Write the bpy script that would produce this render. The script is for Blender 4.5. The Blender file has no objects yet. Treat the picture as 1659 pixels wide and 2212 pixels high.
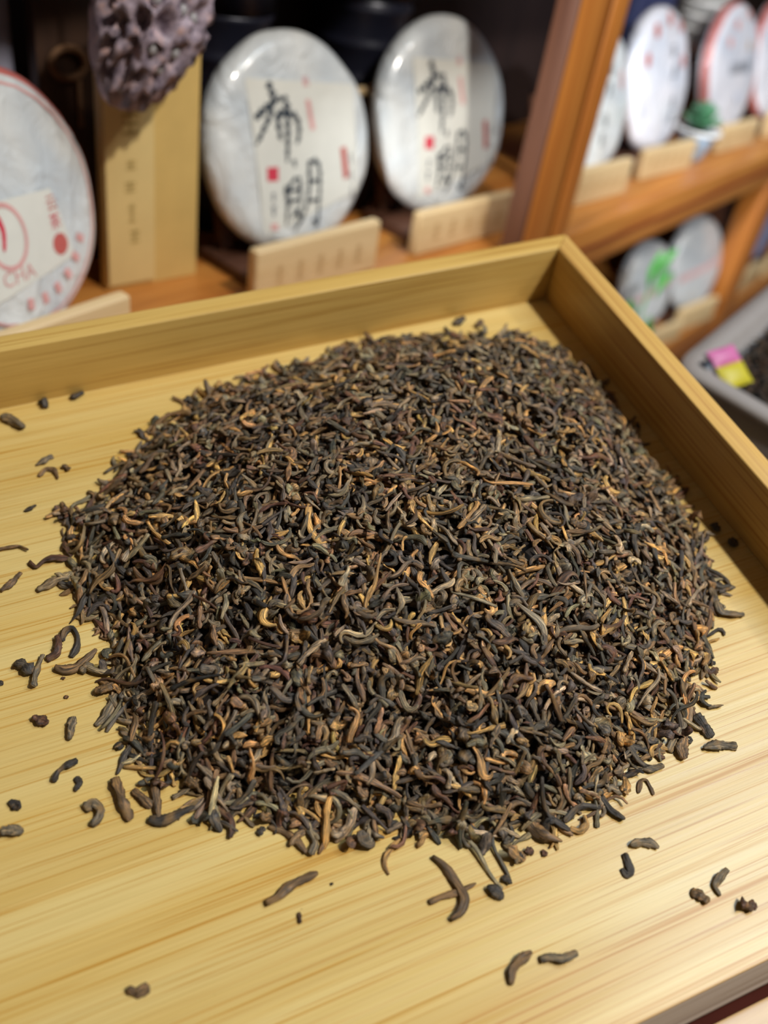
import bpy, bmesh, math, random
import numpy as np
from mathutils import Matrix, Vector

random.seed(7)
rng = np.random.default_rng(7)
scene = bpy.context.scene
COL = scene.collection

# ------------------------------------------------------------------ camera
CAM = np.array([-0.2986, -0.3873, 0.3442])
FPX = 2000.0
MC = np.array([[0.920957061247234, -0.3817417595661511, 0.0781749342321278],
               [0.24586600905733585, 0.724924792851452, 0.6434546994928995],
               [-0.30230447718992953, -0.5733735900027297, 0.7614819297647876]])
cam_data = bpy.data.cameras.new('camera')
cam = bpy.data.objects.new('camera', cam_data)
COL.objects.link(cam)
_m = Matrix([list(r) for r in MC.T]).to_4x4()
_m.translation = Vector(CAM)
cam.matrix_world = _m
cam_data.sensor_fit = 'HORIZONTAL'
cam_data.sensor_width = 36.0
cam_data.lens = 36.0 * FPX / 1659.0
cam_data.clip_start = 0.01
cam_data.dof.use_dof = True
cam_data.dof.focus_distance = 0.385
cam_data.dof.aperture_fstop = 6.2
scene.camera = cam

# ------------------------------------------------------------------ world, lamps, exposure
world = bpy.data.worlds.new('room_light')
scene.world = world
world.use_nodes = True
bg = world.node_tree.nodes['Background']
bg.inputs[0].default_value = (0.95, 0.84, 0.76, 1)
bg.inputs[1].default_value = 0.065


def lamp(name, loc, target, size, power, color):
    d = bpy.data.lights.new(name, 'AREA')
    d.shape = 'DISK'
    d.size = size
    d.energy = power
    d.color = color
    o = bpy.data.objects.new(name, d)
    COL.objects.link(o)
    o.location = loc
    o.rotation_euler = (Vector(target) - Vector(loc)).to_track_quat('-Z', 'Y').to_euler()
    return o


lamp('ceiling_spot', (0.50, -0.60, 1.35), (-0.05, -0.05, 0), 0.08, 20.5, (1.0, 0.94, 0.86))
lamp('ceiling_spot_warm', (1.05, -0.42, 1.30), (-0.05, -0.1, 0), 0.10, 5, (1.0, 0.92, 0.80))
lamp('ceiling_panel', (1.0, -0.10, 1.70), (-0.1, -0.25, 0), 0.9, 20, (0.62, 0.80, 1.0))


def spot(loc, target, power, cone, color):
    d = bpy.data.lights.new('fill_spot', 'SPOT')
    d.energy = power
    d.spot_size = math.radians(cone)
    d.spot_blend = 0.6
    d.shadow_soft_size = 0.04
    d.color = color
    o = bpy.data.objects.new('fill_spot', d)
    COL.objects.link(o)
    o.location = loc
    o.rotation_euler = (Vector(target) - Vector(loc)).to_track_quat('-Z', 'Y').to_euler()


spot((-1.15, -0.55, 1.05), (0.17, 0.42, 0.03), 225, 17, (0.95, 0.98, 1.0))  # added unseen lamp, fills the post's shadow on the cake
spot((0.45, -0.95, 1.05), (0.62, 0.53, -0.13), 95, 24, (0.93, 0.96, 1.0))  # added unseen lamp, brightens the cakes in the right bay
scene.view_settings.view_transform = 'Standard'
scene.view_settings.look = 'None'
scene.view_settings.exposure = 0.0
scene.view_settings.gamma = 1.0
scene.view_settings.use_curve_mapping = False


# ------------------------------------------------------------------ helpers
def lin(c):
    return tuple((x / 255 / 12.92) if x / 255 <= 0.04045 else ((x / 255 + 0.055) / 1.055) ** 2.4 for x in c)


def lin4(c):
    return lin(c) + (1.0,)


def link(o):
    COL.objects.link(o)
    return o


def tag(o, label=None, cat=None, group=None, kind=None):
    if label: o['label'] = label
    if cat: o['category'] = cat
    if group: o['group'] = group
    if kind: o['kind'] = kind
    return o


def empty(name, mat, label, cat, group=None):
    o = bpy.data.objects.new(name, None)
    o.empty_display_size = 0.01
    link(o)
    o.matrix_world = mat
    return tag(o, label, cat, group)


def mesh(name, verts, faces, mats, smooth=False):
    me = bpy.data.meshes.new(name)
    me.from_pydata([tuple(map(float, v)) for v in verts], [], [tuple(map(int, f)) for f in faces])
    for m in (mats if isinstance(mats, (list, tuple)) else [mats]):
        me.materials.append(m)
    if smooth:
        me.polygons.foreach_set('use_smooth', [True] * len(me.polygons))
    me.update()
    return me


def put(name, me, parent=None, mat=None):
    o = bpy.data.objects.new(name, me)
    link(o)
    if parent is not None:
        o.parent = parent
        if mat is not None: o.matrix_basis = mat
    elif mat is not None:
        o.matrix_world = mat
    return o


def box_vf(x0, x1, y0, y1, z0, z1):
    v = [(x, y, z) for z in (z0, z1) for y in (y0, y1) for x in (x0, x1)]
    f = [(0, 2, 3, 1), (4, 5, 7, 6), (0, 1, 5, 4), (2, 6, 7, 3), (0, 4, 6, 2), (1, 3, 7, 5)]
    return v, f


def bevel(me, w, seg=2):
    bm = bmesh.new()
    bm.from_mesh(me)
    bmesh.ops.bevel(bm, geom=list(bm.edges), offset=w, segments=seg, profile=0.6, affect='EDGES')
    bm.normal_update()
    bm.to_mesh(me)
    bm.free()
    me.polygons.foreach_set('use_smooth', [True] * len(me.polygons))
    try:
        me.set_sharp_from_angle(angle=0.6)
    except Exception:
        pass
    return me


def box(name, dims, mat, parent=None, w=0.001, seg=2, M=None):
    v, f = box_vf(*dims)
    me = mesh(name, v, f, mat)
    if w: bevel(me, w, seg)
    return put(name, me, parent, M)


def T(x, y, z): return Matrix.Translation((x, y, z))
def RZ(d): return Matrix.Rotation(math.radians(d), 4, 'Z')
def RX(d): return Matrix.Rotation(math.radians(d), 4, 'X')
def RY(d): return Matrix.Rotation(math.radians(d), 4, 'Y')


def lathe_vf(profile, seg=48, wob=None):
    """profile: list of (r, z) bottom to top; closes on the axis when r is 0"""
    v, f, rings = [], [], []
    for r, z in profile:
        if r < 1e-7:
            rings.append([len(v)]); v.append((0, 0, z))
        else:
            ids = []
            for k in range(seg):
                a = 2 * math.pi * k / seg
                rr = r * (1 + (wob(a, z) if wob else 0))
                ids.append(len(v)); v.append((rr * math.cos(a), rr * math.sin(a), z))
            rings.append(ids)
    for A, B in zip(rings, rings[1:]):
        if len(A) == 1 and len(B) == 1: continue
        for k in range(seg):
            k2 = (k + 1) % seg
            if len(A) == 1: f.append((A[0], B[k2], B[k]))
            elif len(B) == 1: f.append((A[k], A[k2], B[0]))
            else: f.append((A[k], A[k2], B[k2], B[k]))
    return v, f


def hit(px, py, z=0.0):
    """point of the picture on a level plane"""
    r = MC.T @ np.array([px - 829.5, -(py - 1106.0), -FPX])
    return CAM + r * ((z - CAM[2]) / r[2])


# ------------------------------------------------------------------ materials
def new_mat(name):
    m = bpy.data.materials.new(name)
    m.use_nodes = True
    nt = m.node_tree
    return m, nt, nt.nodes['Principled BSDF']


def N(nt, kind, **kw):
    n = nt.nodes.new(kind)
    for k, v in kw.items(): setattr(n, k, v)
    return n


def mixc(nt, fac, a, b, blend='MIX'):
    n = N(nt, 'ShaderNodeMix', data_type='RGBA', blend_type=blend)
    for sock, val in ((n.inputs[0], fac), (n.inputs[6], a), (n.inputs[7], b)):
        if hasattr(val, 'type') and hasattr(val, 'node'): nt.links.new(val, sock)
        else: sock.default_value = val
    return n.outputs[2]


def ramp(nt, src, stops):
    n = N(nt, 'ShaderNodeValToRGB')
    e = n.color_ramp.elements
    while len(e) < len(stops): e.new(0.5)
    for el, (p, c) in zip(e, stops):
        el.position = p
        el.color = c if len(c) == 4 else (*c, 1)
    nt.links.new(src, n.inputs[0])
    return n.outputs[0]


def noise(nt, vec, scale=1.0, detail=3.0, rough=0.5, dist=0.0):
    n = N(nt, 'ShaderNodeTexNoise')
    n.inputs['Scale'].default_value = scale
    n.inputs['Detail'].default_value = detail
    n.inputs['Roughness'].default_value = rough
    n.inputs['Distortion'].default_value = dist
    nt.links.new(vec, n.inputs['Vector'])
    return n.outputs[0]


def mapped(nt, scale, rot=(0, 0, 0), loc=(0, 0, 0), coord='Object'):
    tc = N(nt, 'ShaderNodeTexCoord')
    mp = N(nt, 'ShaderNodeMapping')
    mp.inputs['Scale'].default_value = scale
    mp.inputs['Rotation'].default_value = rot
    mp.inputs['Location'].default_value = loc
    nt.links.new(tc.outputs[coord], mp.inputs[0])
    return mp.outputs[0]


def bump(nt, h, strength, dist, bsdf):
    b = N(nt, 'ShaderNodeBump')
    b.inputs['Strength'].default_value = strength
    b.inputs['Distance'].default_value = dist
    nt.links.new(h, b.inputs['Height'])
    nt.links.new(b.outputs[0], bsdf.inputs['Normal'])


def bamboo(name, light, mid, dark, axis='x', rough=0.38, strip=0.021):
    m, nt, b = new_mat(name)

    def sc(along, across):
        return (along, across, across) if axis == 'x' else (across, along, across) if axis == 'y' else (across, across, along)
    broad = noise(nt, mapped(nt, sc(2.5, 55)), 1, 3, 0.55, 0.2)
    fine = noise(nt, mapped(nt, sc(3.2, 420), loc=(3, 5, 7)), 1, 3, 0.55, 0.06)
    fine2 = noise(nt, mapped(nt, sc(6.0, 900), loc=(9, 1, 4)), 1, 3, 0.6, 0.05)
    hair = noise(nt, mapped(nt, sc(14, 1500)), 1, 3, 0.6)
    speck = noise(nt, mapped(nt, (420, 900, 900)), 1, 1, 0.5)
    c = ramp(nt, broad, [(0.22, lin(mid)), (0.60, lin(light))])
    dens = ramp(nt, broad, [(0.30, (1, 1, 1)), (0.62, (0.25, 0.25, 0.25))])
    f1 = ramp(nt, fine, [(0.37, (1, 1, 1)), (0.43, (0.0, 0.0, 0.0))])
    f1 = mixc(nt, 1.0, f1, dens, 'MULTIPLY')
    c = mixc(nt, f1, c, lin4(dark))
    f3 = ramp(nt, fine2, [(0.37, (0.75, 0.75, 0.75)), (0.43, (0.0, 0.0, 0.0))])
    c = mixc(nt, f3, c, lin4(dark))
    f2 = ramp(nt, hair, [(0.30, (0.86, 0.82, 0.74)), (0.5, (1, 1, 1)), (0.72, (1.07, 1.07, 1.10))])
    c = mixc(nt, 0.8, c, f2, 'MULTIPLY')
    # laminated strips: each a touch different
    tc = N(nt, 'ShaderNodeTexCoord')
    sp = N(nt, 'ShaderNodeSeparateXYZ')
    nt.links.new(tc.outputs['Object'], sp.inputs[0])
    mt = N(nt, 'ShaderNodeMath', operation='DIVIDE')
    nt.links.new(sp.outputs['Y' if axis == 'x' else 'X'], mt.inputs[0])
    mt.inputs[1].default_value = strip
    fl = N(nt, 'ShaderNodeMath', operation='FLOOR')
    nt.links.new(mt.outputs[0], fl.inputs[0])
    wn = N(nt, 'ShaderNodeTexWhiteNoise', noise_dimensions='1D')
    nt.links.new(fl.outputs[0], wn.inputs['W'])
    c = mixc(nt, 0.55, c, ramp(nt, wn.outputs[0], [(0, (0.90, 0.86, 0.78)), (1, (1.04, 1.05, 1.07))]), 'MULTIPLY')
    c = mixc(nt, ramp(nt, speck, [(0.80, (0, 0, 0)), (0.84, (0.6, 0.6, 0.6))]), c, lin4((120, 84, 40)))
    nt.links.new(c, b.inputs['Base Color'])
    nt.links.new(ramp(nt, fine, [(0.3, (rough + .1,) * 3), (0.7, (rough - .04,) * 3)]), b.inputs['Roughness'])
    b.inputs['Specular IOR Level'].default_value = 0.5
    bump(nt, hair, 0.18, 0.0002, b)
    return m


def wood(name, light, dark, axis='x', rough=0.4, scale=1.0):
    m, nt, b = new_mat(name)
    s = {'x': (3, 45, 45), 'y': (45, 3, 45), 'z': (45, 45, 3)}[axis]
    s2 = {'x': (10, 300, 300), 'y': (300, 10, 300), 'z': (300, 300, 10)}[axis]
    a = noise(nt, mapped(nt, tuple(v * scale for v in s)), 1, 4, 0.6, 0.8)
    h = noise(nt, mapped(nt, tuple(v * scale for v in s2)), 1, 3, 0.6)
    c = ramp(nt, a, [(0.3, lin(dark)), (0.68, lin(light))])
    c = mixc(nt, 0.5, c, ramp(nt, h, [(0.3, (0.75, 0.7, 0.65)), (0.6, (1, 1, 1))]), 'MULTIPLY')
    nt.links.new(c, b.inputs['Base Color'])
    b.inputs['Roughness'].default_value = rough
    bump(nt, h, 0.15, 0.0003, b)
    return m


def plain(name, rgb, rough=0.5, metal=0.0, coat=0.0, var=0.06, scale=60, bmp=0.0, dist=0.001):
    m, nt, b = new_mat(name)
    n = noise(nt, mapped(nt, (scale,) * 3), 1, 3, 0.6)
    c = lin(rgb)
    lo = tuple(x * (1 - var * 2) for x in c); hi = tuple(min(1, x * (1 + var)) for x in c)
    nt.links.new(ramp(nt, n, [(0.3, lo), (0.7, hi)]), b.inputs['Base Color'])
    b.inputs['Roughness'].default_value = rough
    b.inputs['Metallic'].default_value = metal
    b.inputs['Coat Weight'].default_value = coat
    b.inputs['Coat Roughness'].default_value = 0.08
    if bmp: bump(nt, n, bmp, dist, b)
    return m


def wrap_mat(name, rgb, cool, rough=0.35):
    """tissue paper under crinkled clear film"""
    m, nt, b = new_mat(name)
    n = noise(nt, mapped(nt, (14, 14, 14)), 1, 2, 0.5, 0.6)
    nt.links.new(ramp(nt, n, [(0.38, lin(cool)), (0.60, lin(rgb))]), b.inputs['Base Color'])
    b.inputs['Roughness'].default_value = rough
    b.inputs['Coat Weight'].default_value = 0.8
    b.inputs['Coat Roughness'].default_value = 0.12
    cr = noise(nt, mapped(nt, (26, 26, 20)), 1, 4, 0.6, 2.2)
    bump(nt, cr, 0.8, 0.006, b)
    return m


M_FLOOR = bamboo('bamboo_panel', (213, 187, 120), (203, 165, 84), (184, 132, 40), 'x', 0.27)
M_RAILX = bamboo('bamboo_rail_lengthwise', (206, 172, 98), (196, 158, 82), (168, 124, 52), 'x', 0.33, 0.012)
M_RAILY = bamboo('bamboo_rail_crosswise', (208, 170, 98), (192, 148, 76), (160, 108, 46), 'y', 0.33, 0.012)
M_EDGE = bamboo('bamboo_front_edge', (158, 144, 130), (146, 130, 116), (126, 108, 92), 'x', 0.55, 0.01)  # greyer and darker than the floor panel
M_COUNTER = wood('counter_wood', (206, 168, 98), (180, 136, 66), 'x', 0.25)
M_EDGESHADE = plain('edge_shade_strip', (62, 26, 18), 0.95)
M_EDGESHADE.node_tree.nodes['Principled BSDF'].inputs['Specular IOR Level'].default_value = 0.1
M_SHELF = wood('shelf_wood', (196, 132, 62), (160, 94, 38), 'x', 0.32)
M_POST = wood('post_wood', (186, 118, 50), (150, 84, 32), 'z', 0.32)
M_GROOVE = plain('groove_stain', (112, 44, 20), 0.5)
M_SIDE = wood('shaded_side_wood', (104, 66, 46), (78, 46, 32), 'z', 0.4)  # dark tone carries the shade on the side faces
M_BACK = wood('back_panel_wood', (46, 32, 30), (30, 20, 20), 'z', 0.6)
M_BLOCK = wood('name_block_wood', (222, 196, 150), (205, 174, 124), 'x', 0.5, 0.6)
M_STANDW = wood('stand_wood', (96, 62, 44), (66, 40, 28), 'x', 0.5)
M_WRAP = wrap_mat('wrapper_white', (216, 218, 215), (196, 203, 207))
M_WRAPB = wrap_mat('wrapper_plain_white', (232, 230, 236), (205, 210, 222))
M_WRAPG = wrap_mat('wrapper_grey_white', (196, 198, 198), (172, 178, 182), 0.42)
M_CREAM = plain('cream_print_ground', (220, 219, 209), 0.4, coat=0.5, var=0.02)
M_INK = plain('brush_ink', (38, 50, 62), 0.45, coat=0.4)
M_REDINK = plain('red_ink', (205, 60, 80), 0.45)
M_PINKINK = plain('faded_red_ink', (216, 160, 156), 0.45)
M_BRICKINK = plain('brick_red_ink', (190, 96, 90), 0.45)
M_RING = plain('rose_border_ink', (196, 112, 106), 0.4, coat=0.5)
M_GREYINK = plain('grey_ink', (120, 124, 130), 0.5)
M_MARK = plain('burnt_mark', (196, 160, 108), 0.6)
M_GOLDBOX = plain('gold_kraft_card', (208, 176, 106), 0.42, var=0.04, scale=30)
M_GOLDBOX2 = plain('gold_kraft_front', (216, 190, 128), 0.42, var=0.03, scale=30)
M_OLIVE = plain('olive_print', (184, 158, 96), 0.5)
M_DARKBOX = wood('dark_box_wood', (74, 52, 38), (50, 34, 26), 'z', 0.45)
M_ROPE = plain('rope_tan', (116, 84, 56), 0.8, bmp=0.3)
M_JAR = plain('blue_black_tin', (34, 36, 50), 0.35, metal=0.2)
M_CLOTH = plain('grey_lilac_cloth', (150, 150, 168), 0.8, bmp=0.3, dist=0.002)
M_PORC = plain('white_porcelain', (236, 236, 234), 0.15, coat=0.5, var=0.01)
M_BLUEP = plain('pale_blue_glaze', (160, 190, 215), 0.15, coat=0.5, var=0.05, scale=90)
M_GREEN = plain('succulent_green', (74, 128, 92), 0.45, var=0.15)
M_GREENL = plain('bright_leaf_green', (70, 160, 60), 0.4, var=0.1)
M_CERAM = plain('tan_ceramic', (150, 112, 76), 0.5, var=0.15)
M_BLUE = plain('navy_cloth', (44, 52, 92), 0.7)
M_TUB = plain('tub_plastic', (150, 144, 140), 0.35, coat=0.3, var=0.02)
M_PINKP = plain('pink_packet', (196, 104, 156), 0.5, coat=0.0)
M_YELP = plain('yellow_packet', (190, 178, 40), 0.5, coat=0.0)
M_BLACKP = plain('black_packet', (24, 26, 34), 0.35)
M_ROOMF = plain('floor_tile', (120, 108, 96), 0.5)
M_SEED = plain('lotus_seed_grey', (150, 146, 146), 0.35)


def leaf_mat():
    m, nt, b = new_mat('dried_tea_leaf')
    at = N(nt, 'ShaderNodeAttribute', attribute_name='leafcol')
    uv = N(nt, 'ShaderNodeUVMap', uv_map='leafuv')
    mp = N(nt, 'ShaderNodeMapping')
    mp.inputs['Scale'].default_value = (1.6, 7.0, 1)
    nt.links.new(uv.outputs[0], mp.inputs[0])
    streak = noise(nt, mp.outputs[0], 1.7, 5, 0.65, 0.6)
    mp2 = N(nt, 'ShaderNodeMapping')
    mp2.inputs['Scale'].default_value = (2.2, 1.0, 1)
    nt.links.new(uv.outputs[0], mp2.inputs[0])
    patch = noise(nt, mp2.outputs[0], 1.1, 2, 0.5)
    mult = ramp(nt, streak, [(0.32, (0.16, 0.15, 0.16)), (0.50, (0.92, 0.91, 0.90)), (0.66, (2.7, 2.3, 1.75))])
    c = mixc(nt, 1.0, at.outputs[0], mult, 'MULTIPLY')
    c = mixc(nt, ramp(nt, patch, [(0.55, (0, 0, 0)), (0.72, (0.62, 0.62, 0.62))]), c, (0.30, 0.165, 0.050, 1))
    nt.links.new(c, b.inputs['Base Color'])
    b.inputs['Roughness'].default_value = 0.52
    b.inputs['Specular IOR Level'].default_value = 0.45
    bump(nt, streak, 1.0, 0.0006, b)
    return m


M_LEAF = leaf_mat()
M_HEAP = plain('heap_core', (34, 25, 18), 0.9, var=0.3, scale=500, bmp=0.6)

# ------------------------------------------------------------------ floor of the room
fl = box('floor', (-2.5, 3.5, -2.5, 3.0, -0.90, -0.86), M_ROOMF, w=0)
fl['kind'] = 'structure'

# ------------------------------------------------------------------ counter under the tray
ct = empty('counter', T(-0.3, -0.4, -0.86), 'low wooden counter that the bamboo tray stands on', 'counter')
box('countertop', (-0.45, 0.30, -0.62, 0.36, 0.826, 0.844), M_COUNTER, ct, 0.002)
for sx in (-0.40, 0.25):
    for sy in (-0.57, 0.31):
        box('leg', (sx - .02, sx + .02, sy - .02, sy + .02, 0, 0.826), M_COUNTER, ct, 0.002)

# ------------------------------------------------------------------ bamboo tray
H, TH, XL, YF = 0.036, 0.0122, -0.52, -0.366
tray = empty('tea_tray', T(0, 0, 0), 'large shallow bamboo tray holding the heap of dark tea leaves', 'tray')
box('floor_panel', (XL, 0, YF, 0, -0.008, 0.0), M_FLOOR, tray, 0.0003, 1)


def rail(name, inner, outer, z0, z1, mat):
    """mitred rail: inner/outer end points in plan"""
    (ax, ay), (bx, by) = inner
    (cx, cy), (dx, dy) = outer
    v = [(ax, ay, z0), (bx, by, z0), (dx, dy, z0), (cx, cy, z0), (ax, ay, z1), (bx, by, z1), (dx, dy, z1), (cx, cy, z1)]
    f = [(0, 3, 2, 1), (4, 5, 6, 7), (0, 1, 5, 4), (1, 2, 6, 5), (2, 3, 7, 6), (3, 0, 4, 7)]
    me = mesh(name, v, f, mat)
    bevel(me, 0.0011, 3)
    return put(name, me, tray)


g = 0.00012
rail('back_rail', ((XL, 0), (-g, 0)), ((XL - TH, TH), (TH - g, TH)), -0.012, H, M_RAILX)
rail('side_rail', ((0, 0), (0, YF)), ((TH, TH), (TH, YF)), -0.012, H, M_RAILY)
rail('side_rail', ((XL, YF), (XL, 0)), ((XL - TH, YF), (XL - TH, TH)), -0.012, H, M_RAILY)
v = [(XL, YF, 0), (0, YF, 0), (0, YF - .0058, -.0065), (XL, YF - .0058, -.0065), (XL, YF, -.012), (0, YF, -.012),
     (0, YF - .0058, -.012), (XL, YF - .0058, -.012)]
f = [(0, 3, 2, 1), (3, 7, 6, 2), (0, 1, 5, 4), (4, 5, 6, 7), (0, 4, 7, 3), (1, 2, 6, 5)]
put('front_edge', mesh('front_edge', v, f, M_EDGE), tray)['label'] = 'greyish bevelled front edge strip'
box('edge_shade_strip', (XL, 0, YF - .0094, YF - .0059, -.0155, -.0102), M_EDGESHADE, tray, 0.0004)['label'] = 'dark red-brown strip painted as shade under the front edge'  # strip coloured as the shadow gap below the bevel
box('base_batten', (XL + .01, -.01, -0.33, -0.31, -.0158, -.0081), M_RAILX, tray, 0.0005)
box('base_batten', (XL + .01, -.01, -0.05, -0.03, -.0158, -.0081), M_RAILX, tray, 0.0005)


# ------------------------------------------------------------------ tea leaves
def leaf_geo(L, R, turn, wav, n, m, flat=0.75, pts=None, hook=0.0, tip=0.35, zb=0.15, twist=None):
    """one twisted leaf; returns verts (n*m+2,3) lying about the origin"""
    s = np.linspace(0, 1, n)
    if pts is None:
        th = turn * (s - 0.5) + hook * np.clip(s - 0.65, 0, 1) * 3 + wav * np.sin(s * rng.uniform(3, 8) + rng.uniform(0, 6.28))
        ds = L / (n - 1)
        x = np.concatenate([[0], np.cumsum(np.cos((th[1:] + th[:-1]) / 2) * ds)])
        y = np.concatenate([[0], np.cumsum(np.sin((th[1:] + th[:-1]) / 2) * ds)])
        x -= x.mean(); y -= y.mean()
    else:
        P = np.array(pts, float)
        seg = np.concatenate([[0], np.cumsum(np.hypot(*np.diff(P, axis=0).T))])
        seg /= seg[-1]
        # smooth resampling
        x = np.interp(s, seg, P[:, 0]); y = np.interp(s, seg, P[:, 1])
        for _ in range(2):
            x[1:-1] = (x[:-2] + 2 * x[1:-1] + x[2:]) / 4; y[1:-1] = (y[:-2] + 2 * y[1:-1] + y[2:]) / 4
        th = np.arctan2(np.gradient(y), np.gradient(x))
    z = zb * R * 3 * np.sin(s * rng.uniform(2, 6) + rng.uniform(0, 6.28))
    u = np.abs(2 * s - 1)
    t0, t1 = rng.uniform(tip * .6, min(1, tip * 2.0)), rng.uniform(tip * .5, min(1, tip * 1.7))
    end = np.where(s < 0.5, t0, t1)
    rad = R * (end + (1 - end) * (1 - u ** rng.uniform(1.6, 4.5))) * (1 + 0.15 * np.sin(s * rng.uniform(4, 14) + rng.uniform(0, 6.28)) + rng.normal(0, .06, n))
    ph = np.arange(m) / m * 2 * np.pi
    tw = (rng.uniform(-4, 4) if twist is None else twist) * s
    A = ph[None, :] + 0 * s[:, None]
    Bq = A + tw[:, None] + rng.uniform(0, 6.28)
    a2, a3 = rng.uniform(.15, .42), rng.uniform(.08, .28)
    lob = 1 + a2 * np.cos(2 * Bq) + a3 * np.cos(3 * Bq + 1.3) + 0.10 * np.cos(4 * Bq + .7) + rng.normal(0, .035, A.shape)
    rr = rad[:, None] * lob
    off_n = rr * np.cos(A)
    off_b = rr * np.sin(A) * flat
    nx, ny = -np.sin(th), np.cos(th)
    V = np.stack([x[:, None] + nx[:, None] * off_n, y[:, None] + ny[:, None] * off_n, z[:, None] + off_b], -1).reshape(-1, 3)
    e0 = np.array([x[0] - np.cos(th[0]) * rad[0] * .4, y[0] - np.sin(th[0]) * rad[0] * .4, z[0]])
    e1 = np.array([x[-1] + np.cos(th[-1]) * rad[-1] * .5, y[-1] + np.sin(th[-1]) * rad[-1] * .5, z[-1]])
    return np.vstack([V, e0, e1])


TOPO = {}


def topo(n, m):
    if (n, m) in TOPO: return TOPO[(n, m)]
    F, UV = [], []
    for i in range(n - 1):
        for j in range(m):
            j2 = (j + 1) % m
            F.append([i * m + j, (i + 1) * m + j, (i + 1) * m + j2, i * m + j2])
            u0, u1, v0, v1 = i / (n - 1), (i + 1) / (n - 1), j / m, (j + 1) / m
            UV.append([(u0, v0), (u1, v0), (u1, v1), (u0, v1)])
    Tt, TU = [], []
    for j in range(m):
        j2 = (j + 1) % m
        Tt.append([n * m, j, j2]); TU.append([(0, .5), (0, j / m), (0, (j + 1) / m)])
        b = (n - 1) * m
        Tt.append([n * m + 1, b + j2, b + j]); TU.append([(1, .5), (1, (j + 1) / m), (1, j / m)])
    TOPO[(n, m)] = (np.array(F), np.array(Tt), np.array(UV), np.array(TU))
    return TOPO[(n, m)]


def leaves_mesh(name, Vs, cols, n, m, extra=None):
    F, Tt, UV, TU = topo(n, m)
    nv = n * m + 2
    k = len(Vs)
    V = np.concatenate(Vs)
    offs = np.arange(k)[:, None, None] * nv
    q = (F[None] + offs).reshape(-1, 4)
    t = (Tt[None] + offs).reshape(-1, 3)
    ru = rng.uniform(0, 40, (k, 1, 1, 2))
    uq = (UV[None] + ru).reshape(-1, 2)
    ut = (TU[None] + ru).reshape(-1, 2)
    C4 = np.repeat(np.array(cols), nv, axis=0)
    loops = np.concatenate([q.ravel(), t.ravel()])
    uvs = np.concatenate([uq, ut])
    tot = np.concatenate([np.full(len(q), 4), np.full(len(t), 3)])
    midx = np.zeros(len(tot), int)
    if extra is not None:
        ev, ef = extra
        base = len(V)
        V = np.concatenate([V, ev])
        ef = np.array(ef) + base
        loops = np.concatenate([loops, ef.ravel()])
        uvs = np.concatenate([uvs, np.zeros((ef.size, 2))])
        tot = np.concatenate([tot, np.full(len(ef), ef.shape[1])])
        midx = np.concatenate([midx, np.ones(len(ef), int)])
        C4 = np.concatenate([C4, np.tile([[.02, .015, .01]], (len(ev), 1))])
    me = bpy.data.meshes.new(name)
    me.vertices.add(len(V)); me.vertices.foreach_set('co', V.astype(np.float32).ravel())
    me.loops.add(len(loops)); me.loops.foreach_set('vertex_index', loops.astype(np.int32))
    me.polygons.add(len(tot))
    me.polygons.foreach_set('loop_start', np.concatenate([[0], np.cumsum(tot)[:-1]]).astype(np.int32))
    me.materials.append(M_LEAF)
    if extra is not None: me.materials.append(M_HEAP)
    me.polygons.foreach_set('material_index', midx.astype(np.int32))
    me.polygons.foreach_set('use_smooth', np.ones(len(tot), bool))
    uvl = me.uv_layers.new(name='leafuv')
    uvl.data.foreach_set('uv', uvs.astype(np.float32).ravel())
    ca = me.attributes.new('leafcol', 'FLOAT_COLOR', 'POINT')
    ca.data.foreach_set('color', np.concatenate([C4, np.ones((len(C4), 1))], 1).astype(np.float32).ravel())
    me.update(calc_edges=True)
    me.validate()
    return me


PAL = {'black': ((0.068, 0.058, 0.046), 0.38), 'greybrown': ((0.205, 0.163, 0.103), 0.34), 'brown': ((0.205, 0.128, 0.062), 0.34),
       'red': ((0.120, 0.060, 0.036), 0.25), 'gold': ((0.50, 0.30, 0.105), 0.25)}


def leaf_color(kind):
    c, v = PAL[kind]
    k = np.array(c) * math.exp(rng.normal(0, v)) * (1 + rng.normal(0, .05, 3))
    return k * min(1.0, .58 / k.max())


def rand_kind():
    return rng.choice(['black', 'greybrown', 'brown', 'red', 'gold'], p=[.29, .32, .22, .07, .10])


# outline of the heap on the tray floor
OUT_PX = [(125, 1110), (150, 1215), (135, 1290), (220, 1375), (245, 1470), (260, 1560), (300, 1620), (330, 1700), (400, 1745), (480, 1770),
          (560, 1770), (650, 1800), (760, 1815), (850, 1790), (940, 1825), (1010, 1840), (1090, 1850), (1150, 1800), (1230, 1780), (1320, 1745),
          (1370, 1670), (1420, 1620), (1500, 1560), (1530, 1450), (1545, 1370), (1550, 1270), (1520, 1170), (1470, 1080)]
OUT = [tuple(hit(*p)[:2]) for p in OUT_PX]
OUT += [(-0.014, -0.155), (-0.011, -0.115), (-0.011, -0.080), (-0.014, -0.048), (-0.034, -0.029), (-0.075, -0.016), (-0.11, -0.009), (-0.15, -0.009),
        (-0.19, -0.016), (-0.225, -0.022), (-0.250, -0.036), (-0.272, -0.056), (-0.292, -0.078)]
OUTA = np.array(OUT)


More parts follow.
